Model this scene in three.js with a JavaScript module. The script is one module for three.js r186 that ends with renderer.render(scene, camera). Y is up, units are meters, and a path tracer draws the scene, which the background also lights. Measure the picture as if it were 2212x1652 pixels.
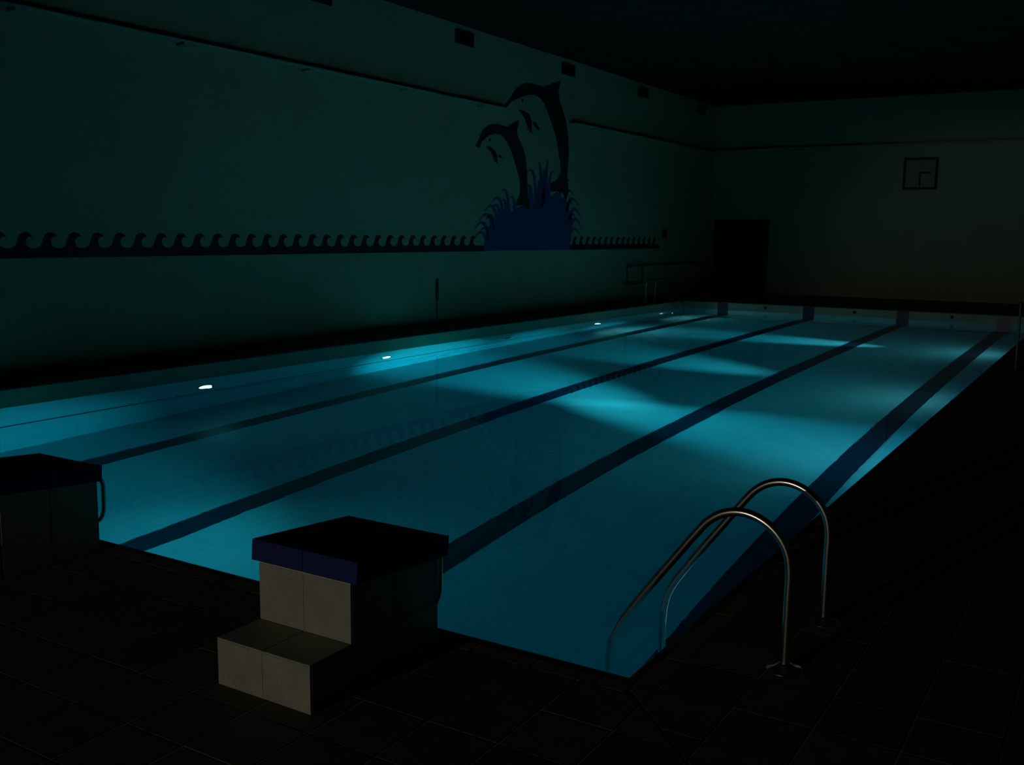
import * as THREE from 'three';
import { mergeGeometries } from 'three/addons/utils/BufferGeometryUtils.js';
import { RoundedBoxGeometry } from 'three/addons/geometries/RoundedBoxGeometry.js';
import { ImprovedNoise } from 'three/addons/math/ImprovedNoise.js';
import { RectAreaLightUniformsLib } from 'three/addons/lights/RectAreaLightUniformsLib.js';

// ---------------------------------------------------------------- camera, light, exposure
// x runs across the pool, -z along its length, y up; the deck is y = 0, metres.
const scene = new THREE.Scene();
scene.background = new THREE.Color(0x000000);
const camera = new THREE.PerspectiveCamera(41.66, 2212 / 1652, 0.1, 120);
camera.position.set(0, 1.92, 0);
{
  const right = new THREE.Vector3(0.85175, 0.011647, -0.523814).normalize();
  const back = new THREE.Vector3(0.516768, 0.146213, 0.843547);
  const up = back.clone().cross(right).normalize();
  back.copy(right).cross(up).normalize();
  camera.quaternion.setFromRotationMatrix(new THREE.Matrix4().makeBasis(right, up, back));
}
camera.updateMatrixWorld(true);
camera.updateProjectionMatrix();
scene.add(camera);
const renderer = new THREE.WebGLRenderer({ antialias: true });
renderer.toneMapping = THREE.LinearToneMapping;
renderer.toneMappingExposure = 1.0;
renderer.shadowMap.enabled = true;
RectAreaLightUniformsLib.init();

// the warm lamp on the end wall of the corridor that opens behind the camera, low enough to rake along the deck
const CORRIDOR = { x0: -5.5, x1: -3.2, end: 12.6, high: 2.25, lampX: -4.7, lampY: 1.85, w: 0.34, h: 0.22, power: 78, color: new THREE.Color().setRGB(1, 0.93, 0.74) };
// the underwater lamps: distance along the pool and strength of the beam, of the spill and of the lens; aim and drop = where the beam meets the far side, wide = its half-angle
const LAMP_Y = -1.0, LAMP_WHITE = new THREE.Color().setRGB(0.8, 1, 0.98);
const LAMPS_LEFT = [
  { at: 5.88, beam: 32, spill: 0, glow: 4, aim: 0.8, drop: 0.9, wide: 0.5 }, { at: 10.13, beam: 0, spill: 0.8, glow: 4 }, { at: 14.38, beam: 500, spill: 0, glow: 4, aim: -1.75, drop: 1.45, wide: 0.21 },
  { at: 18.57, beam: 0, spill: 0, glow: 0 }, { at: 22.88, beam: 0, spill: 9, glow: 4 }, { at: 26.98, beam: 0, spill: 6, glow: 1.5 }];
const LAMPS_RIGHT = [
  { at: 5.88, beam: 160, spill: 0, glow: 4, aim: 0.6, drop: 1.2, wide: 0.3 }, { at: 12.28, beam: 680, spill: 8, glow: 4, aim: 3.4, drop: 0.95, wide: 0.24 }, { at: 16.48, beam: 290, spill: 8, glow: 4, aim: 3.3, drop: 1.35, wide: 0.22 },
  { at: 22.88, beam: 270, spill: 7, glow: 4, aim: 0.5, drop: 1.8, wide: 0.2 }];

// ---------------------------------------------------------------- helpers
const V2 = (x, y) => new THREE.Vector2(x, y), V3 = (x, y, z) => new THREE.Vector3(x, y, z);
let seed = 7;
const rnd = () => { seed = (seed * 1664525 + 1013904223) >>> 0; return seed / 4294967296; };
const taken = {};
const numbered = (n) => { const k = taken[n] = (taken[n] ?? -1) + 1; return k ? `${n}_${String(k).padStart(3, '0')}` : n; };
function shadows(m) { m.castShadow = true; m.receiveShadow = true; return m; }
function mesh(name, geo, mat, parent) { const m = shadows(new THREE.Mesh(geo, mat)); m.name = name; parent.add(m); return m; }
function thing(name, label, category, [x, y, z] = [0, 0, 0], turn = 0, group) {
  const o = new THREE.Group(); o.name = numbered(name); scene.add(o);
  o.position.set(x, y, z); o.rotation.y = turn; o.userData = { label, category };
  if (group) o.userData.group = group;
  return o;
}
function structure(name, label) { const o = new THREE.Group(); o.name = numbered(name); o.userData = { kind: 'structure' }; if (label) o.userData.label = label; scene.add(o); return o; }
function dup(root, label, [x, y, z], turn = 0) {
  const r = root.clone(); r.name = numbered(root.name.replace(/_\d{3}$/, '')); r.userData = { ...root.userData, label };
  r.position.set(x, y, z); r.rotation.y = turn; scene.add(r); return r;
}
// planar uv in metres on a geometry (dominant axis of each face)
function metres(g) {
  g = g.index ? g.toNonIndexed() : g;
  const p = g.attributes.position, uv = new Float32Array(p.count * 2), a = V3(0, 0, 0), b = V3(0, 0, 0), c = V3(0, 0, 0);
  for (let i = 0; i < p.count; i += 3) {
    a.fromBufferAttribute(p, i); b.fromBufferAttribute(p, i + 1); c.fromBufferAttribute(p, i + 2);
    const n = b.clone().sub(a).cross(c.clone().sub(a)), x = Math.abs(n.x), y = Math.abs(n.y), z = Math.abs(n.z);
    [a, b, c].forEach((v, k) => {
      const [s, t] = y >= x && y >= z ? [v.x, -v.z] : x >= z ? [-v.z, v.y] : [v.x, v.y];
      uv[(i + k) * 2] = s; uv[(i + k) * 2 + 1] = t;
    });
  }
  g.setAttribute('uv', new THREE.BufferAttribute(uv, 2));
  return g;
}
const box = (x0, x1, y0, y1, z0, z1) => metres(new THREE.BoxGeometry(x1 - x0, y1 - y0, z1 - z0).translate((x0 + x1) / 2, (y0 + y1) / 2, (z0 + z1) / 2));
const rbox = (x0, x1, y0, y1, z0, z1, r = 0.006, s = 2) => metres(new RoundedBoxGeometry(x1 - x0, y1 - y0, z1 - z0, s, r).translate((x0 + x1) / 2, (y0 + y1) / 2, (z0 + z1) / 2));
function extrude(points, depth, curve = false) {
  const s = new THREE.Shape();
  if (curve) { s.moveTo(points[0].x, points[0].y); s.splineThru([...points.slice(1), points[0]]); } else s.setFromPoints(points);
  return metres(new THREE.ExtrudeGeometry(s, { depth, bevelEnabled: false, curveSegments: curve ? points.length * 3 : 6 }));
}
const pairs = (a) => { const r = []; for (let i = 0; i < a.length; i += 2) r.push(V2(a[i], a[i + 1])); return r; };
const tube = (points, r, seg = 48, rad = 14, type = 'centripetal') => new THREE.TubeGeometry(new THREE.CatmullRomCurve3(points, false, type), seg, r, rad, false);

// ---------------------------------------------------------------- materials
const noise = new ImprovedNoise();
function fbm(x, y, z, per) { let s = 0, a = 0.5; for (let o = 0, f = 1; o < 4; o++, f *= 2) { s += a * noise.noise(x * f, y * f, z + o * 7.3); a *= 0.5; } return s; }
// tileable grain: value(u, v) in 0..1, written as a grey or coloured texture of `size` metres
function grain(n, size, fn, srgb = true) {
  const d = new Uint8Array(n * n * 4);
  for (let j = 0; j < n; j++) for (let i = 0; i < n; i++) {
    const c = fn(i / n, j / n); const k = (j * n + i) * 4;
    for (let q = 0; q < 3; q++) d[k + q] = Math.max(0, Math.min(255, (Array.isArray(c) ? c[q] : c) * 255));
    d[k + 3] = 255;
  }
  const t = new THREE.DataTexture(d, n, n); t.wrapS = t.wrapT = THREE.RepeatWrapping; t.magFilter = THREE.LinearFilter; t.minFilter = THREE.LinearMipmapLinearFilter;
  t.generateMipmaps = true; t.repeat.set(1 / size, 1 / size); if (srgb) t.colorSpace = THREE.SRGBColorSpace; t.needsUpdate = true;
  return t;
}
const ring = (u, v, f, z) => { // seamless noise: blends four shifted copies
  const n = (a, b) => fbm(a * f, b * f, z), w = (t) => t * t * (3 - 2 * t), U = w(u), V = w(v);
  return (n(u, v) * (1 - U) + n(u - 1, v) * U) * (1 - V) + (n(u, v - 1) * (1 - U) + n(u - 1, v - 1) * U) * V;
};
const plasterMap = grain(512, 3.1, (u, v) => 0.93 + 0.06 * ring(u, v, 4, 1) + 0.03 * ring(u, v, 40, 2));
const plasterBump = grain(512, 0.9, (u, v) => 0.5 + 0.5 * ring(u, v, 22, 3), false);
const clayMap = grain(512, 0.9, (u, v) => 0.86 + 0.16 * ring(u, v, 6, 4) + 0.14 * ring(u, v, 60, 5));
const clayBump = grain(256, 0.35, (u, v) => 0.5 + 0.5 * ring(u, v, 30, 6), false);
const rippleBump = grain(512, 5.0, (u, v) => 0.5 + 0.5 * ring(u, v, 7, 8), false);
const woodMap = grain(512, 1.6, (u, v) => 0.8 + 0.2 * ring(u * 0.999, v, 3, 9) + 0.12 * Math.sin(40 * v + 9 * ring(u, v, 3, 11)));
const MOSAIC = 0.2;   // pool lining: small glazed tiles with fine pale joints
const liningMap = grain(512, MOSAIC * 4, (u, v) => {
  const a = (u * 4) % 1, b = (v * 4) % 1, j = Math.min(a, 1 - a, b, 1 - b) < 0.012, k = Math.floor(u * 4) * 3 + Math.floor(v * 4) * 5;
  return j ? 0.86 : 0.95 + 0.03 * Math.sin(k * 12.7);
});
const bandMap = grain(512, MOSAIC * 4, (u, v) => {
  const a = (u * 4) % 1, b = (v * 4) % 1, j = Math.min(a, 1 - a, b, 1 - b) < 0.016, k = Math.floor(u * 4) * 3 + Math.floor(v * 4) * 5;
  return j ? 1.0 : 0.78 + 0.08 * Math.sin(k * 12.7);
});
const std = (r, g, b, rough = 0.6, o = {}) => new THREE.MeshStandardMaterial({ color: new THREE.Color().setRGB(r, g, b), roughness: rough, ...o });
const M = {
  plaster: std(0.34, 0.4, 0.275, 0.85, { map: plasterMap, bumpMap: plasterBump, bumpScale: 0.0008 }),
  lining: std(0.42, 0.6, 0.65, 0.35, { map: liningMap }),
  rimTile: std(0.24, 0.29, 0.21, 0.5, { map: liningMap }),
  band: std(0.012, 0.03, 0.075, 0.35, { map: bandMap }),
  grout: std(0.5, 0.42, 0.3, 0.9, { map: clayMap }),
  clay: [0, 1, 2, 3].map((k) => std(0.08 + 0.012 * k, 0.066 + 0.01 * k, 0.036 + 0.006 * k, 0.7, { map: clayMap, bumpMap: clayBump, bumpScale: 0.0006 })),
  edge: [0, 1].map((k) => std(0.17 + 0.02 * k, 0.115 + 0.015 * k, 0.045, 0.6, { map: clayMap, bumpMap: clayBump, bumpScale: 0.0006 })),
  rim: std(0.015, 0.015, 0.014, 0.5, { map: clayMap }),
  rubber: std(0.006, 0.006, 0.006, 0.8, { map: clayMap }),
  glaze: std(0.345, 0.35, 0.275, 0.55, { map: clayMap }),
  mortar: std(0.52, 0.5, 0.36, 0.9, { map: clayMap }),
  navy: std(0.004, 0.014, 0.16, 0.85, { map: clayMap }),
  navyTop: std(0.008, 0.01, 0.03, 0.85, { map: clayMap, bumpMap: clayBump, bumpScale: 0.0015 }),
  steel: new THREE.MeshStandardMaterial({ color: new THREE.Color().setRGB(0.62, 0.6, 0.56), metalness: 1, roughness: 0.24 }),
  darkSteel: new THREE.MeshStandardMaterial({ color: new THREE.Color().setRGB(0.1, 0.1, 0.1), metalness: 0.7, roughness: 0.5 }),
  wood: [0, 1, 2].map((k) => std(0.008 + 0.009 * k, 0.005 + 0.006 * k, 0.002 + 0.0025 * k, 0.95, { map: woodMap })),
  door: std(0.02, 0.018, 0.014, 0.7, { map: woodMap }),
  inkBlack: std(0.008, 0.011, 0.014, 0.8, { map: plasterMap }),
  inkBlue: std(0.014, 0.075, 0.25, 0.8, { map: plasterMap }),
  vent: std(0.012, 0.012, 0.012, 0.7, { map: clayMap }),
  panel: std(0.3, 0.3, 0.27, 0.7, { map: plasterMap }),
  box: std(0.03, 0.03, 0.03, 0.6, { map: clayMap }),
  lensOff: std(0.05, 0.09, 0.1, 0.15),
  water: new THREE.MeshPhysicalMaterial({ color: 0xffffff, roughness: 0, metalness: 0, transmission: 1, ior: 1.333, thickness: 2, attenuationColor: new THREE.Color().setRGB(0.66, 0.945, 0.972), attenuationDistance: 1, bumpMap: rippleBump, bumpScale: 0.004 }),
};

// ---------------------------------------------------------------- sizes
const PX0 = -11.52, PX1 = -1.73, PL0 = 3.84, PL1 = 28.72, WATER = -0.24;
const WX0 = -12.7, WX1 = 3.2, WL0 = -7.5, WL1 = 33.95, CEIL = 6.32;
const depth = (l) => 2.6 - (l - PL0) / (PL1 - PL0) * 1.0;
const floorY = (l) => WATER - depth(l);

// ---------------------------------------------------------------- shell of the hall
{
  const w = structure('wall_left', 'pale plaster wall with the painted dolphins');
  mesh('plaster', box(WX0 - 0.25, WX0, -0.3, CEIL + 0.3, -WL1 - 0.25, -WL0 + 0.25), M.plaster, w);
  const f = structure('wall_back', 'pale plaster end wall beyond the pool');
  const DX0 = -12.6, DX1 = -10.64, DH = 2.5;   // opening of the double door
  mesh('plaster', mergeGeometries([box(DX1, WX1, -0.3, CEIL + 0.3, -WL1 - 0.25, -WL1), box(WX0, DX0, -0.3, CEIL + 0.3, -WL1 - 0.25, -WL1), box(DX0, DX1, DH, CEIL + 0.3, -WL1 - 0.25, -WL1)]), M.plaster, f);
  const d = structure('door_1', 'dark double door in the corner of the end wall');
  for (const s of [0, 1]) {
    const x0 = DX0 + 0.06 + s * 0.925, lf = mesh('leaf', rbox(x0, x0 + 0.915, 0.01, DH - 0.05, -WL1 - 0.14, -WL1 - 0.09, 0.004), M.door, d);
    for (const [y0, y1] of [[0.2, 1.0], [1.15, 2.25]]) mesh('panel', rbox(x0 + 0.12, x0 + 0.795, y0, y1, -WL1 - 0.095, -WL1 - 0.078, 0.006), M.door, lf);
    mesh('handle', tube([V3(s ? x0 + 0.05 : x0 + 0.865, 0.98, -WL1 - 0.09), V3(s ? x0 + 0.05 : x0 + 0.865, 0.99, -WL1 - 0.045), V3(s ? x0 + 0.05 : x0 + 0.865, 1.2, -WL1 - 0.045), V3(s ? x0 + 0.05 : x0 + 0.865, 1.21, -WL1 - 0.09)], 0.011, 16, 8), M.darkSteel, lf);
  }
  mesh('frame', mergeGeometries([box(DX0, DX0 + 0.055, 0, DH, -WL1 - 0.2, -WL1 + 0.015), box(DX1 - 0.055, DX1, 0, DH, -WL1 - 0.2, -WL1 + 0.015), box(DX0 + 0.055, DX1 - 0.055, DH - 0.045, DH, -WL1 - 0.2, -WL1 + 0.015)]), M.door, d);
  const r = structure('wall_right', 'plain plaster long wall');
  mesh('plaster', box(WX1, WX1 + 0.25, -0.3, CEIL + 0.3, -WL1 - 0.25, -WL0 + 0.25), M.plaster, r);
  const b = structure('wall_front', 'plaster end wall with the lit lobby door');
  const K = CORRIDOR, F = -WL0;
  mesh('plaster', mergeGeometries([box(WX0, K.x0, -0.3, CEIL + 0.3, F, F + 0.25), box(K.x1, WX1, -0.3, CEIL + 0.3, F, F + 0.25), box(K.x0, K.x1, K.high, CEIL + 0.3, F, F + 0.25)]), M.plaster, b);
  const d2 = structure('door_2', 'open double doorway to the corridor');
  mesh('frame', mergeGeometries([rbox(K.x0 - 0.06, K.x0 + 0.02, 0, K.high + 0.06, F - 0.02, F + 0.26), rbox(K.x1 - 0.02, K.x1 + 0.06, 0, K.high + 0.06, F - 0.02, F + 0.26), rbox(K.x0 + 0.02, K.x1 - 0.02, K.high - 0.02, K.high + 0.06, F - 0.02, F + 0.26)]), M.door, d2);
  const k = structure('wall_corridor', 'walls, floor and ceiling of the corridor');
  mesh('shell', mergeGeometries([box(K.x0 - 0.2, K.x0, -0.3, 2.8, F + 0.25, K.end + 0.2), box(K.x1, K.x1 + 0.2, -0.3, 2.8, F + 0.25, K.end + 0.2), box(K.x0, K.x1, -0.3, 2.8, K.end, K.end + 0.2), box(K.x0, K.x1, K.high + 0.1, 2.8, F + 0.25, K.end), box(K.x0, K.x1, -0.3, 0, F, K.end)]), M.clay[0], k);
  const lamp = thing('corridor_lamp', 'warm bulkhead lamp on the end wall of the corridor behind the starting blocks', 'lamp', [K.lampX, K.lampY, K.end]);
  mesh('backplate', rbox(-K.w / 2 - 0.03, K.w / 2 + 0.03, -K.h / 2 - 0.03, K.h / 2 + 0.03, -0.03, 0, 0.01), M.darkSteel, lamp);
  mesh('lamp_glass', rbox(-K.w / 2, K.w / 2, -K.h / 2, K.h / 2, -0.07, -0.028, 0.016), new THREE.MeshStandardMaterial({ color: 0x777777, roughness: 0.4, emissive: K.color, emissiveIntensity: 6 }), lamp);
  const L = new THREE.SpotLight(K.color, K.power, 0, 0.25, 0.4, 2);   // the fitting has a reflector that throws its light down the hall
  L.name = 'corridor_light'; L.position.set(K.lampX, K.lampY, K.end - 0.09); L.target.position.set(-3.2, 0.5, -3.2); L.target.name = 'corridor_light_target';
  L.castShadow = true; L.shadow.radius = 4; scene.add(L, L.target);
  const c = structure('ceiling', 'dark boarded ceiling');
  mesh('backing', box(WX0, WX1, CEIL + 0.03, CEIL + 0.3, -WL1, -WL0), M.wood[0], c);
  const plank = rbox(WX0 + 0.005, WX1 - 0.005, CEIL, CEIL + 0.029, -0.144, 0.144, 0.006, 1), rest = [];
  for (let l = WL0 + 0.15, k = 0; l < WL1 - 0.1; l += 0.3, k++) {
    const dy = 0.004 * rnd();
    if (l > 11) { const m = mesh('plank', plank, M.wood[k % 3], c); m.position.set(0, dy, -l); } else rest.push(plank.clone().translate(0, dy, -l));
  }
  mesh('plank_field', mergeGeometries(rest), M.wood[1], c).userData.kind = 'stuff';
}

// ---------------------------------------------------------------- pool basin
{
  const wl = structure('pool_wall_left', 'pool wall with the underwater lamps');
  mesh('lining', box(PX0 - 0.3, PX0, -3.4, -0.03, -PL1 - 0.3, -PL0 + 0.3), M.lining, wl);
  mesh('tile_band', box(PX0 - 0.01, PX0 + 0.004, -1.46, -1.405, -PL1, -PL0), M.band, wl);
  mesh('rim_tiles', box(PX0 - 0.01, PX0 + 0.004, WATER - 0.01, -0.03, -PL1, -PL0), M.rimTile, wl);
  const wr = structure('pool_wall_right', 'pool wall below the ladder');
  mesh('lining', box(PX1, PX1 + 0.3, -3.4, -0.03, -PL1 - 0.3, -PL0 + 0.3), M.lining, wr);
  const wf = structure('pool_wall_back', 'end wall of the pool with dark target bars');
  mesh('lining', box(PX0, PX1, -3.4, -0.03, -PL1 - 0.3, -PL1), M.lining, wf);
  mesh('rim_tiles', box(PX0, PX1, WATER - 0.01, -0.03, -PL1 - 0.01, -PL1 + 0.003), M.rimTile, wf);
  const wn = structure('pool_wall_front', 'end wall of the pool under the starting blocks');
  mesh('lining', box(PX0, PX1, -3.4, -0.03, -PL0, -PL0 + 0.3), M.lining, wn);
  const fl = structure('pool_floor', 'tiled pool floor with dark lane lines');
  const slab = extrude([V2(PL0 - 0.2, floorY(PL0 - 0.2)), V2(PL0 - 0.2, -3.5), V2(PL1 + 0.2, -3.5), V2(PL1 + 0.2, floorY(PL1 + 0.2))], PX1 - PX0 + 0.4).rotateY(Math.PI / 2).translate(PX0 - 0.2, 0, 0);
  mesh('lining', metres(slab), M.lining, fl);
  for (const x of [-10.28, -7.75, -5.21, -2.72]) {
    const g = extrude([V2(PL0, floorY(PL0) - 0.02), V2(PL1, floorY(PL1) - 0.02), V2(PL1, floorY(PL1) + 0.004), V2(PL0, floorY(PL0) + 0.004)], 0.32).rotateY(Math.PI / 2).translate(x - 0.16, 0, 0);
    mesh('lane_line', metres(g), M.band, fl);
    mesh('target_bar', box(x - 0.16, x + 0.16, floorY(PL1), -0.028, -PL1 - 0.01, -PL1 + 0.006), M.band, wf);
  }
  const wp = [V2(PL0 - 0.02, WATER), V2(PL0 - 0.02, floorY(PL0) - 0.03), V2(PL1 + 0.02, floorY(PL1) - 0.03), V2(PL1 + 0.02, WATER)];
  const wg = metres(extrude(wp, PX1 - PX0 + 0.04).rotateY(Math.PI / 2).translate(PX0 - 0.02, 0, 0));
  const water = mesh('water', wg, M.water, scene);
  water.userData = { kind: 'structure', label: 'still blue-green water filling the pool' };
  water.castShadow = false;
}

// ---------------------------------------------------------------- deck: grout bed and fired clay tiles
{
  const deck = structure('floor', 'brown clay tile deck round the pool');
  const B = 0.3, y0 = -0.35, y1 = -0.0035;
  mesh('grout_bed', mergeGeometries([
    box(WX0, WX1, y0, y1, -PL0 + B, -WL0), box(WX0, WX1, y0, y1, -WL1 - 0.25, -PL1 - B), box(WX0, PX0 - B, y0, y1, -PL1 - B, -PL0 + B), box(PX1 + B, WX1, y0, y1, -PL1 - B, -PL0 + B),
    box(PX0 - B, PX1 + B, -0.03, y1, -PL0, -PL0 + B), box(PX0 - B, PX1 + B, -0.03, y1, -PL1 - B, -PL1), box(PX0 - B, PX0, -0.03, y1, -PL1, -PL0), box(PX1, PX1 + B, -0.03, y1, -PL1, -PL0)]), M.grout, deck);
  // rounded dark lip round the basin
  for (const g of [rbox(PX0 - 0.05, PX1 + 0.05, -0.028, -0.002, -PL0 - 0.004, -PL0 + 0.05), rbox(PX0 - 0.05, PX1 + 0.05, -0.028, -0.002, -PL1 - 0.05, -PL1 + 0.004),
    rbox(PX0 - 0.05, PX0 + 0.004, -0.028, -0.002, -PL1, -PL0), rbox(PX1 - 0.004, PX1 + 0.05, -0.028, -0.002, -PL1, -PL0)]) mesh('pool_lip', g, M.rim, deck);
  // a tile: outline in (x, l), chamfered top edge
  const slice = (poly, a, b, c) => { // keeps a x + b l <= c
    const out = [];
    poly.forEach((p, i) => {
      const q = poly[(i + 1) % poly.length], dp = a * p.x + b * p.y - c, dq = a * q.x + b * q.y - c;
      if (dp <= 0) out.push(p);
      if (dp * dq < 0) out.push(p.clone().lerp(q, dp / (dp - dq)));
    });
    return out;
  };
  const tileGeo = (poly, top = 0, low = -0.012) => {
    const c = poly.reduce((s, p) => s.add(p), V2(0, 0)).multiplyScalar(1 / poly.length), pos = [], n = poly.length;
    const inner = poly.map((p) => p.clone().add(c.clone().sub(p).setLength(0.0042)));
    const q = (p, y) => [p.x, y, -p.y], tri = (a, b, d) => pos.push(...a, ...b, ...d);
    for (let i = 0; i < n; i++) {
      const j = (i + 1) % n;
      tri(q(c, top), q(inner[i], top), q(inner[j], top));
      tri(q(inner[i], top), q(poly[i], top - 0.003), q(poly[j], top - 0.003)); tri(q(inner[i], top), q(poly[j], top - 0.003), q(inner[j], top));
      tri(q(poly[i], top - 0.003), q(poly[i], low), q(poly[j], low)); tri(q(poly[i], top - 0.003), q(poly[j], low), q(poly[j], top - 0.003));
    }
    const g = new THREE.BufferGeometry(); g.setAttribute('position', new THREE.Float32BufferAttribute(pos, 3)); g.computeVertexNormals();
    return metres(g);
  };
  const P = 0.3283, J = 0.0035, tiles = [];
  const rect = (a, b, c, d) => [V2(a, c), V2(b, c), V2(b, d), V2(a, d)];
  const DIAG = PX1 + PL0 - 0.06;   // x + l on the slanting expansion joint at the pool corner
  const add = (poly, kind = 'tile') => { if (poly.length > 2) { let a = 0; poly.forEach((p, i) => { const q = poly[(i + 1) % poly.length]; a += p.x * q.y - q.x * p.y; }); if (Math.abs(a) > 0.0008) tiles.push({ poly, kind, c: poly.reduce((s, p) => s.add(p), V2(0, 0)).multiplyScalar(1 / poly.length) }); } };
  const NEAR = PL0 - 0.15, RIGHT = PX1 + 0.15, LEFT = PX0 - 0.15, FAR = PL1 + 0.15;
  const PC = 0.145;
  // near deck, left of the slanting joint
  for (let l = NEAR; l > WL0 + 0.02; l -= P) for (let x = RIGHT - 40 * P; x < WX1; x += P) {
    const r = rect(Math.max(x + J, WX0), Math.min(x + P - J, WX1), Math.max(l - P + J, WL0), l - J);
    if (r[1].x - r[0].x < 0.03) continue;
    if (x + l > DIAG - P * 2 ) add(slice(r, 0.7071, 0.7071, DIAG * 0.7071 - 0.006)); else add(r);
  }
  // long deck beside the ladder, right of the slanting joint
  for (let l = 3.808 - 12 * P; l < WL1; l += P) for (let x = RIGHT; x < WX1; x += P) {
    const r = rect(x + J, Math.min(x + P - J, WX1), l + J, Math.min(l + P - J, WL1));
    if (r[1].x - r[0].x < 0.03 || r[3].y - r[0].y < 0.03) continue;
    if (x + l < DIAG + P) add(slice(r, -0.7071, -0.7071, -DIAG * 0.7071 - 0.006)); else add(r);
  }
  // deck beyond the pool and along the dolphin wall
  for (let l = FAR; l < WL1; l += P) for (let x = WX0; x < RIGHT; x += P) add(rect(x + J, Math.min(x + P, RIGHT) - J, l + J, Math.min(l + P, WL1) - J));
  for (let l = NEAR; l < FAR; l += P) for (let x = LEFT; x > WX0; x -= P) add(rect(Math.max(x - P, WX0) + J, x - J, l + J, Math.min(l + P, FAR) - J));
  // narrow edge tiles round the basin
  for (let x = LEFT; x < RIGHT - 0.1; x += P) { const b = Math.min(x + P, RIGHT - 0.1); add(rect(x + J, b - J, NEAR + J, PL0 - 0.053), 'edge_tile'); add(rect(x + J, b - J, PL1 + 0.053, FAR - J), 'edge_tile'); }
  for (let l = PL0 - 0.05; l < FAR; l += P) { const b = Math.min(l + P, FAR); add(rect(PX1 + 0.053, RIGHT - J, l + J, b - J), 'edge_tile'); add(rect(LEFT + J, PX0 - 0.053, l + J, b - J), 'edge_tile'); }
  // the corner where both edge rows meet, mitred
  add(slice(rect(RIGHT - 0.1 + J, RIGHT - J, PL0 - 0.28, PL0 - 0.053), -0.7071, -0.7071, -DIAG * 0.7071 - 0.006), 'edge_tile');
  add(slice(rect(RIGHT - 0.1 + J, RIGHT - J, NEAR + J, PL0 - 0.053), 0.7071, 0.7071, DIAG * 0.7071 - 0.006), 'edge_tile');
  // the 300 that show largest are pieces of their own, the rest are one field
  const v = V3(0, 0, 0);
  for (const t of tiles) {
    v.set(t.c.x, 0, -t.c.y).applyMatrix4(camera.matrixWorldInverse); const zc = -v.z; v.applyMatrix4(camera.projectionMatrix);
    const hid = t.c.y > PL0 && t.c.x < -1.2 && t.c.y > 12;
    t.s = zc > 0.3 && Math.abs(v.x) < 1.06 && Math.abs(v.y) < 1.06 && !hid ? 1 / (zc * zc * zc) * (t.kind === 'tile' ? 1 : 0.35) : 0;
  }
  tiles.sort((a, b) => b.s - a.s);
  const square = tileGeo(rect(-P / 2 + J, P / 2 - J, -P / 2 + J, P / 2 - J)), rest = [];
  const isFull = (p) => p.length === 4 && Math.abs(p[1].x - p[0].x - P + 2 * J) < 1e-4 && Math.abs(p[2].y - p[1].y - P + 2 * J) < 1e-4;
  tiles.forEach((t, i) => {
    const dy = (rnd() - 0.5) * 0.0012, mat = t.kind === 'tile' ? M.clay[Math.floor(rnd() * 4)] : M.edge[Math.floor(rnd() * 2)];
    if (i < 296 && t.s > 0) {
      if (isFull(t.poly)) { const m = mesh(t.kind, square, mat, deck); m.position.set(t.c.x, dy, -t.c.y); m.rotation.set((rnd() - 0.5) * 0.003, 0, (rnd() - 0.5) * 0.003); } else mesh(t.kind, tileGeo(t.poly, dy), mat, deck);
    } else rest.push(tileGeo(t.poly, dy));
  });
  mesh('tile_field', mergeGeometries(rest), M.clay[1], deck).userData.kind = 'stuff';
  const e = box(-0.006, 0.006, -0.01, -0.001, 0, 2.6 * Math.SQRT2); e.rotateY(Math.PI / 4); e.translate(PX1 + 0.02, 0, -(PL0 - 0.08));
  mesh('expansion_joint', e, M.rubber, deck);
}

// ---------------------------------------------------------------- ledge on the walls
{
  const runs = [['trim_1', 1, 6.0, 20.22, [8.2, 10.92, 13.66, 16.43, 19.18]], ['trim_2', 1, 23.4, WL1 - 0.1, [24.7, 27.45, 30.2, 32.9]], ['trim_3', 0, WX0 + 0.1, WX1, [-11.2, -8.45, -5.7, -2.95, -0.2]]];
  for (const [name, side, a, b, brackets] of runs) {
    const o = structure(name, side ? 'narrow ledge along the dolphin wall' : 'narrow ledge across the end wall');
    const y = 4.76 + (side ? 0 : 0.08);
    if (side) { o.rotation.y = Math.PI / 2; o.position.x = WX0; } else o.position.z = -WL1;
    mesh('ledge', rbox(a, b, y - 0.025, y + 0.01, 0, 0.2, 0.008), M.plaster, o);
    for (const s of brackets) mesh('bracket', rbox(s - 0.09, s + 0.09, y - 0.07, y - 0.024, 0, 0.18, 0.008), M.plaster, o);
  }
}

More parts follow.
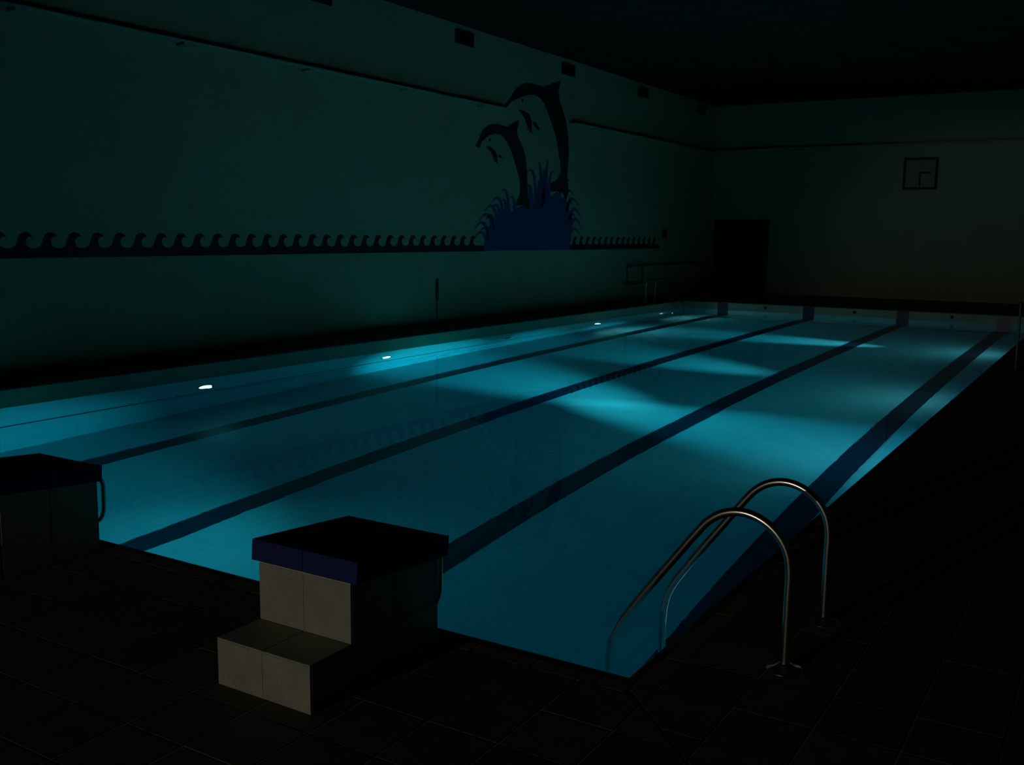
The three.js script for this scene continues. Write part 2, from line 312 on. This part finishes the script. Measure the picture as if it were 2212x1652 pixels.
// ---------------------------------------------------------------- painted wave border, splash and dolphins
const onWall = (name, label, category, group, off = 0.0012) => thing(name, label, category, [WX0 + off, 0, 0], Math.PI / 2, group);
{
  const wave = pairs([0, -0.02, 0.02, 0, 0.09, 0.035, 0.125, 0.12, 0.155, 0.185, 0.205, 0.217, 0.262, 0.22, 0.31, 0.2, 0.352, 0.15, 0.318, 0.162, 0.278, 0.155, 0.25, 0.12, 0.243, 0.075, 0.262, 0.03, 0.32, 0.003, 0.36, -0.02]);
  const wg = extrude(wave, 0.003), P = 0.3725;
  const border = (label, a, b, first) => {
    const o = onWall('wave_border', label, 'wall painting');
    mesh('band', extrude([V2(a, 1.52), V2(b, 1.52), V2(b, 1.652), V2(a, 1.652)], 0.003), M.inkBlack, o);
    for (let l = first; l + 0.34 < b + 0.02; l += P) { const m = mesh('wave', wg, M.inkBlack, o); m.position.set(l, 1.65, 0); }
  };
  border('long black painted border of curling waves between the shallow wall end and the blue splash', 5.5, 19.42, 7.78 - 0.21 - 5 * P);
  border('short black painted border of curling waves between the blue splash and the small wall box', 23.5, 29.45, 23.62);
  const s = onWall('splash', 'blue painted water splash with spraying plumes under the leaping dolphins', 'wall painting', undefined, 0.0055);
  mesh('pool', extrude(pairs([19.40, 1.53, 19.46, 1.78, 19.55, 2.05, 19.8, 2.2, 20.1, 2.33, 20.4, 2.5, 20.6, 2.43, 20.91, 2.55, 21.25, 2.62, 21.57, 2.55, 21.8, 2.75, 22.01, 2.72, 22.3, 2.95, 22.53, 2.85, 22.8, 3.0, 23.07, 2.86, 23.3, 2.8, 23.45, 2.58, 23.66, 2.36, 23.61, 2.03, 23.6, 1.79, 23.55, 1.52]), 0.004), M.inkBlue, s);
  // plumes: tapered strokes that arch outwards
  const plume = (l0, y0, dl, h, w, curl) => {
    const mid = [], N = 14;
    for (let i = 0; i <= N; i++) { const t = i / N; mid.push(V2(l0 + dl * t + curl * t * t * t, y0 + h * (1.5 * t - 0.5 * t * t) * 1.0 - Math.abs(curl) * 0.9 * Math.pow(t, 5))); }
    const up = [], dn = [];
    mid.forEach((p, i) => { const q = mid[Math.min(N, i + 1)], r = mid[Math.max(0, i - 1)], d = q.clone().sub(r).normalize(), k = 1.35 * w * (1 - Math.pow(i / N, 1.6)) * 0.5 + 0.006; up.push(V2(p.x - d.y * k, p.y + d.x * k)); dn.unshift(V2(p.x + d.y * k, p.y - d.x * k)); });
    return extrude([...up, ...dn], 0.005);
  };
  const P2 = [[21.75, 2.6, -0.1, 1.1, 0.1, -0.35], [22.0, 2.6, 0.0, 1.25, 0.12, -0.2], [22.2, 2.7, 0.05, 1.15, 0.12, 0.12], [22.35, 2.7, 0.1, 0.95, 0.11, 0.2], [21.6, 2.45, -0.1, 0.8, 0.09, -0.2], [21.85, 2.5, 0.05, 0.8, 0.1, -0.05],
    [20.5, 2.35, -0.12, 0.75, 0.09, -0.25], [20.25, 2.3, -0.2, 0.6, 0.09, -0.3], [20.0, 2.15, -0.25, 0.55, 0.09, -0.3], [19.8, 2.0, -0.25, 0.5, 0.09, -0.35], [19.65, 1.85, -0.3, 0.45, 0.08, -0.32], [19.55, 1.7, -0.25, 0.36, 0.07, -0.3], [20.75, 2.4, -0.05, 0.5, 0.09, -0.15],
    [23.2, 2.7, 0.2, 0.5, 0.1, 0.3], [23.35, 2.5, 0.25, 0.5, 0.1, 0.35], [23.5, 2.3, 0.25, 0.42, 0.1, 0.4], [23.55, 2.05, 0.25, 0.42, 0.09, 0.45], [23.5, 1.85, 0.25, 0.36, 0.08, 0.45], [22.9, 2.75, 0.35, 0.75, 0.1, 0.25], [20.12, 2.2, -0.15, 0.5, 0.1, -0.2], [19.88, 2.0, -0.15, 0.45, 0.1, -0.25], [20.4, 2.3, -0.1, 0.5, 0.1, -0.12], [19.6, 1.75, -0.12, 0.4, 0.09, -0.2], [23.3, 2.45, 0.15, 0.45, 0.1, 0.2], [23.45, 2.15, 0.15, 0.42, 0.1, 0.25], [21.45, 2.5, 0, 0.65, 0.1, -0.08], [22.1, 2.6, 0.02, 0.95, 0.12, 0.02], [21.15, 2.5, 0.05, 0.4, 0.08, 0.06]];
  for (const p of P2) mesh('plume', plume(...p), M.inkBlue, s);
  const dolphin = (label, body, fins, eye) => {
    const o = onWall('painted_dolphin', label, 'wall painting', undefined, 0.012);
    mesh('body', extrude(pairs(body), 0.008), M.inkBlack, o);
    for (const f of fins) mesh('fin', extrude(pairs(f), 0.008), M.inkBlack, o);
    mesh('eye', new THREE.CylinderGeometry(0.035, 0.035, 0.008, 14).rotateX(Math.PI / 2).translate(eye[0], eye[1], 0.004), M.inkBlack, o);
    return o;
  };
  dolphin('smaller black painted dolphin leaping lower beside its larger companion',
    [19.03, 3.84, 19.17, 3.97, 19.22, 4.06, 19.33, 4.2, 19.52, 4.31, 19.77, 4.38, 20.09, 4.39, 20.38, 4.36, 20.59, 4.47, 20.89, 4.58, 20.83, 4.42, 20.79, 4.32, 20.84, 4.2, 21.0, 4.04, 21.12, 3.91, 21.22, 3.69, 21.28, 3.41, 21.3, 3.17, 21.32, 2.97, 21.34, 2.81, 21.43, 2.65, 21.4, 2.48, 21.29, 2.58, 21.09, 2.61, 20.94, 2.6, 20.81, 2.58, 20.84, 2.68, 20.96, 2.82, 20.99, 2.95, 20.97, 3.16, 20.92, 3.27, 20.86, 3.39, 20.76, 3.54, 20.64, 3.72, 20.54, 3.87, 20.39, 4.01, 20.24, 4.12, 20.09, 4.18, 19.86, 4.18, 19.63, 4.13, 19.44, 4.05, 19.28, 3.95, 19.2, 3.82],
    [[19.47, 3.87, 19.67, 3.87, 19.84, 3.8, 19.93, 3.71, 19.94, 3.52, 19.84, 3.56, 19.76, 3.66, 19.67, 3.77], [19.96, 3.72, 20.13, 3.71, 20.15, 3.65, 20.04, 3.66]], [19.62, 4.02]);
  dolphin('larger black painted dolphin leaping highest with its fin near the vents',
    [20.23, 4.82, 20.5, 5.04, 20.67, 5.22, 20.88, 5.35, 21.2, 5.46, 21.65, 5.49, 22.1, 5.49, 22.41, 5.6, 22.87, 5.75, 22.8, 5.56, 22.78, 5.4, 22.87, 5.22, 23.04, 5.01, 23.2, 4.79, 23.32, 4.45, 23.38, 4.11, 23.37, 3.82, 23.33, 3.56, 23.32, 3.34, 23.37, 3.16, 23.42, 3.02, 23.28, 2.83, 23.08, 2.99, 22.79, 3.01, 22.47, 2.98, 22.46, 3.18, 22.7, 3.25, 22.86, 3.35, 22.98, 3.48, 22.97, 3.69, 22.88, 3.88, 22.81, 4.07, 22.74, 4.26, 22.62, 4.46, 22.45, 4.68, 22.24, 4.92, 22.08, 5.09, 21.84, 5.21, 21.58, 5.25, 21.28, 5.21, 20.99, 5.13, 20.75, 5.05, 20.5, 4.95, 20.3, 4.8],
    [[20.86, 4.82, 21.15, 4.82, 21.37, 4.76, 21.47, 4.62, 21.49, 4.34, 21.34, 4.39, 21.25, 4.52, 21.15, 4.66], [21.52, 4.62, 21.67, 4.6, 21.87, 4.47, 21.79, 4.43, 21.6, 4.52]], [21.03, 5.05]);
}

// ---------------------------------------------------------------- starting blocks
{
  const o = thing('starting_block', 'tiled starting block with its stepped back in full view nearest the ladder', 'starting block', [-2.92, 0, -2.82], 0, 'starting blocks at the pool end');
  const W = 0.53, HS = 0.21, HU = 0.5, T = 0.008, D1 = 0.25, D2 = 0.87;   // half-step, body, depths towards the pool (-z)
  mesh('core', mergeGeometries([box(-W / 2 + 0.003, W / 2 - 0.003, 0, HS - 0.003, -D1 - 0.05, -0.003), box(-W / 2 + 0.003, W / 2 - 0.003, 0, HU, -D2 + 0.003, -D1 - 0.003)]), M.mortar, o);
  const t = (x0, x1, y0, y1, z0, z1) => mesh('tile', rbox(x0, x1, y0, y1, z0, z1, 0.0022, 1), M.glaze, o), g = 0.0018;
  for (const s of [-1, 0]) {
    const x0 = s * W / 2 + g, x1 = x0 + W / 2 - 2 * g;
    t(x0, x1, 0.002, HS - T - g, -T, 0); t(x0, x1, HS - T, HS, -D1 + g, 0); t(x0, x1, HS + g, 0.468, -D1 - T, -D1); t(x0, x1, 0.24, 0.468, -D2, -D2 + T); t(x0, x1, 0.002, 0.236, -D2, -D2 + T);
  }
  const zs = [0, D1, D1 + 0.31, D2];
  for (const s of [-1, 1]) for (let k = 0; k < 3; k++) for (const [y0, y1] of k ? [[0.002, HS - g], [HS + g, 0.468]] : [[0.002, HS - g - T]])
    t(s > 0 ? W / 2 - T : -W / 2, s > 0 ? W / 2 : -W / 2 + T, y0, y1, -zs[k + 1] + g + (k === 2 ? T : 0), -zs[k] - g - (k === 1 || k === 0 ? T : 0));
  // sloping navy top, overhanging on all sides
  const cap = new THREE.Group(); cap.name = 'cap'; cap.position.set(0.035, 0.475, -D1 + 0.045); cap.rotation.x = -0.075; o.add(cap);
  const capDepth = 0.66;
  mesh('slab', rbox(-0.292, 0.292, 0.02, 0.112, -capDepth + 0.008, -0.008, 0.008), M.navyTop, cap);
  for (const s of [-1, 0]) mesh('edge_tile', rbox(s * 0.3 + 0.0015, s * 0.3 + 0.2985, 0.02, 0.114, -0.009, 0, 0.003), M.navy, cap);
  for (const s of [-1, 1]) for (const k of [0, 1]) mesh('edge_tile', rbox(s > 0 ? 0.291 : -0.3, s > 0 ? 0.3 : -0.291, 0.02, 0.114, -0.009 - (k + 1) * 0.32, -0.012 - k * 0.32, 0.003), M.navy, cap);
  for (const s of [-1, 1]) mesh('grab_bar', tube([V3(s * 0.23, 0.43, -D2 + 0.02), V3(s * 0.23, 0.435, -D2 - 0.035), V3(s * 0.23, 0.41, -D2 - 0.06), V3(s * 0.23, 0.31, -D2 - 0.064), V3(s * 0.23, 0.23, -D2 - 0.06), V3(s * 0.23, 0.185, -D2 - 0.035), V3(s * 0.23, 0.17, -D2 + 0.02)], 0.013, 30, 10), M.steel, o);
  dup(o, 'tiled starting block cut by the edge of the view, farther from the ladder', [-5.42, 0, -2.82]);
}

// ---------------------------------------------------------------- ladders
{
  const o = thing('pool_ladder', 'polished steel pool ladder with two arched handrails beside the starting block', 'pool ladder', [-1.18, 0, -4.635], 0);
  const prof = pairs([0, 0.005, 0, 0.17, 0, 0.34, 0, 0.46, 0.018, 0.545, 0.07, 0.622, 0.145, 0.672, 0.23, 0.69, 0.315, 0.672, 0.385, 0.625, 0.44, 0.56, 0.54, 0.425, 0.64, 0.29, 0.74, 0.15, 0.81, 0.045, 0.85, -0.04, 0.868, -0.14, 0.87, -0.3, 0.87, -0.6, 0.87, -0.95, 0.87, -1.3]);
  for (const s of [-1, 1]) {
    mesh('handrail', tube(prof.map((p) => V3(-p.x, p.y, s * 0.335)), 0.0205, 140, 18), M.steel, o);
    const f = new THREE.LatheGeometry(pairs([0.021, 0.03, 0.03, 0.028, 0.045, 0.016, 0.075, 0.007, 0.082, 0.003, 0.083, 0]), 28).translate(0, 0, s * 0.335);
    mesh('flange', f, M.steel, o);
  }
  for (const y of [-0.62, -0.88, -1.14]) mesh('tread', rbox(-0.91, -0.83, y - 0.012, y + 0.012, -0.32, 0.32, 0.008), M.steel, o);
  dup(o, 'steel pool ladder dim in the distant corner near the dark double door', [-12.07, 0, -27.45], Math.PI);
}

// ---------------------------------------------------------------- posts at mid pool
{
  const o = thing('rope_post', 'slim steel post on the deck edge along the dark side, opposite the dolphin wall', 'post', [-1.36, 0, -16.5], 0);
  mesh('pole', new THREE.CylinderGeometry(0.018, 0.018, 1.0, 16).translate(0, 0.5, 0), M.darkSteel, o);
  mesh('base', new THREE.LatheGeometry(pairs([0.018, 0.03, 0.06, 0.02, 0.065, 0]), 20), M.darkSteel, o);
  mesh('cap', new THREE.SphereGeometry(0.024, 14, 10).translate(0, 1.0, 0), M.darkSteel, o);
  const p = dup(o, 'slim post with a dark upper sleeve standing before the dolphin wall', [-11.9, 0, -16.5]);
  mesh('sleeve', new THREE.CylinderGeometry(0.034, 0.034, 0.42, 16).translate(0, 0.8, 0), M.box, p);
}

// ---------------------------------------------------------------- vents high on the dolphin wall
{
  const at = [14.0, 18.58, 23.27, 27.88, 32.56], where = ['cut by the top edge of the view', 'above the long ledge before the dolphins', 'just above the larger dolphin fin', 'next past the larger dolphin', 'tucked into the far corner under the ceiling'];
  const o = onWall('wall_vent', 'dark rectangular wall vent under the ceiling, ' + where[0], 'vent', 'vents under the ceiling of the dolphin wall');
  o.position.set(WX0, 6.07, -at[0]);
  mesh('backing', box(-0.31, 0.31, -0.12, 0.12, 0, 0.006), M.rubber, o);
  mesh('frame', mergeGeometries([box(-0.335, 0.335, 0.115, 0.14, 0, 0.04), box(-0.335, 0.335, -0.14, -0.115, 0, 0.04), box(-0.335, -0.305, -0.115, 0.115, 0, 0.04), box(0.305, 0.335, -0.115, 0.115, 0, 0.04)]), M.vent, o);
  for (let k = 0; k < 5; k++) { const m = mesh('slat', rbox(-0.304, 0.304, -0.003, 0.003, -0.02, 0.02, 0.002, 1), M.vent, o); m.position.set(0, -0.09 + k * 0.045, 0.022); m.rotation.x = 0.6; }
  for (let k = 1; k < 5; k++) dup(o, 'dark rectangular wall vent under the ceiling, ' + where[k], [WX0, 6.07, -at[k]], Math.PI / 2);
}

// ---------------------------------------------------------------- small things on the walls
{
  const b = onWall('wall_box', 'small dark box fixed to the wall above the end of the wave border', 'wall box');
  b.position.set(WX0, 1.96, -29.75);
  mesh('housing', rbox(-0.1, 0.1, -0.13, 0.13, 0, 0.09, 0.012), M.box, b);
  mesh('cover', rbox(-0.08, 0.08, -0.11, 0.11, 0.088, 0.1, 0.006), M.vent, b);
  const r = onWall('wall_rail', 'dark tubular rail with a rectangular end frame low on the dolphin wall', 'rail');
  const R = 0.024, z = 0.16;
  mesh('top_tube', tube([V3(26.8, 1.04, z), V3(28.5, 1.04, z), V3(30.5, 1.04, z), V3(32.5, 1.04, z)], R, 20, 10), M.darkSteel, r);
  mesh('lower_tube', tube([V3(26.8, 0.5, z), V3(27.2, 0.5, z), V3(27.92, 0.5, z)], R, 12, 10), M.darkSteel, r);
  for (const l of [26.82, 27.9]) mesh('upright', new THREE.CylinderGeometry(R, R, 0.54, 12).translate(l, 0.77, z), M.darkSteel, r);
  for (const l of [27.36, 30, 32.3]) mesh('bracket', tube([V3(l, 1.04, z), V3(l, 1.0, z * 0.5), V3(l, 0.98, 0)], 0.014, 10, 8), M.darkSteel, r);
  const c = thing('wall_panel', 'square dark-framed panel with dark bars high on the end wall', 'wall panel', [-5.92, 3.93, -WL1]);
  mesh('board', box(-0.46, 0.46, -0.43, 0.43, 0, 0.03), M.panel, c);
  for (const s of [-1, 1]) { mesh('frame_rail', rbox(-0.5, 0.5, s * 0.455 - 0.035, s * 0.455 + 0.035, 0, 0.06, 0.006), M.door, c); mesh('frame_rail', rbox(s * 0.47 - 0.035, s * 0.47 + 0.035, -0.42, 0.42, 0, 0.06, 0.006), M.door, c); }
  mesh('bar', rbox(-0.03, 0.02, -0.4, 0.02, 0.03, 0.045, 0.004), M.door, c); mesh('bar', rbox(-0.03, 0.33, 0.0, 0.045, 0.03, 0.045, 0.004), M.door, c);
  const n = ['closest to the dolphin wall', 'midway across', 'farthest from the dolphin wall'];
  const a = thing('rope_anchor', 'small dark lane rope anchor in the pool end wall, ' + n[0], 'anchor', [-9.0, -0.12, -PL1], 0, 'lane rope anchors');
  mesh('cup', new THREE.LatheGeometry(pairs([0.001, 0.004, 0.028, 0.005, 0.031, 0.022, 0.042, 0.02, 0.045, 0]), 20).rotateX(Math.PI / 2), M.vent, a);
  mesh('hook', new THREE.TorusGeometry(0.02, 0.006, 8, 16).translate(0, 0, 0.02), M.darkSteel, a);
  dup(a, 'small dark lane rope anchor in the pool end wall, ' + n[1], [-6.48, -0.12, -PL1]);
  dup(a, 'small dark lane rope anchor in the pool end wall, ' + n[2], [-3.97, -0.12, -PL1]);
}

// ---------------------------------------------------------------- underwater lamps
{
  const lensGeo = new THREE.LatheGeometry(pairs([0.0005, 0.03, 0.06, 0.0275, 0.1, 0.02, 0.125, 0.008, 0.125, 0]), 32).rotateX(Math.PI / 2);
  const rimGeo = new THREE.LatheGeometry(pairs([0.122, 0, 0.122, 0.014, 0.135, 0.02, 0.16, 0.014, 0.168, 0]), 32).rotateX(Math.PI / 2);
  const nameOf = { 5.88: 'nearest the starting block end, mostly out of frame', 10.13: 'brightest and largest, first along the dolphin wall from the starting blocks', 14.38: 'second bright one along the dolphin wall from the starting blocks', 18.57: 'unlit, with a dark lens between two lit ones', 22.88: 'next lit one past the unlit lamp', 26.98: 'tiny dim one by the distant corner' };
  const lamp = (d, x, side, label) => {
    const o = thing('pool_lamp', label, 'pool lamp', [x, LAMP_Y, -d.at], side > 0 ? Math.PI / 2 : -Math.PI / 2);
    mesh('lamp_lens', lensGeo, d.glow ? new THREE.MeshStandardMaterial({ color: 0x888888, roughness: 0.3, emissive: LAMP_WHITE, emissiveIntensity: d.glow }) : M.lensOff, o);
    mesh('bezel', rimGeo, M.steel, o);
    if (!d.glow) return;
    const spot = (name, power, angle, target) => {
      const s = new THREE.SpotLight(LAMP_WHITE, power, 0, angle, 1, 2); s.name = name; s.position.set(x + side * 0.06, LAMP_Y, -d.at); s.target.position.copy(target);
      s.castShadow = true; s.shadow.radius = 3; scene.add(s); s.target.name = name + '_target'; scene.add(s.target);
    };
    if (d.beam) spot('lamp_beam', d.beam, d.wide, V3(side > 0 ? PX1 : PX0, LAMP_Y - d.drop, -(d.at + d.aim)));
    if (d.spill) spot('lamp_spill', d.spill, side > 0 ? 1.35 : 1.5, V3(x + side * 4, LAMP_Y - 0.4, -d.at));
  };
  for (const d of LAMPS_LEFT) lamp(d, PX0, 1, 'round underwater pool lamp, ' + nameOf[d.at]);
  for (const d of LAMPS_RIGHT) lamp(d, PX1, -1, 'hidden underwater lamp in the wall under the ladder side deck, ' + { 5.88: 'nearest the ladder', 12.28: 'second from the ladder', 16.48: 'third from the ladder', 22.88: 'farthest from the ladder' }[d.at]);
}

renderer.render(scene, camera);
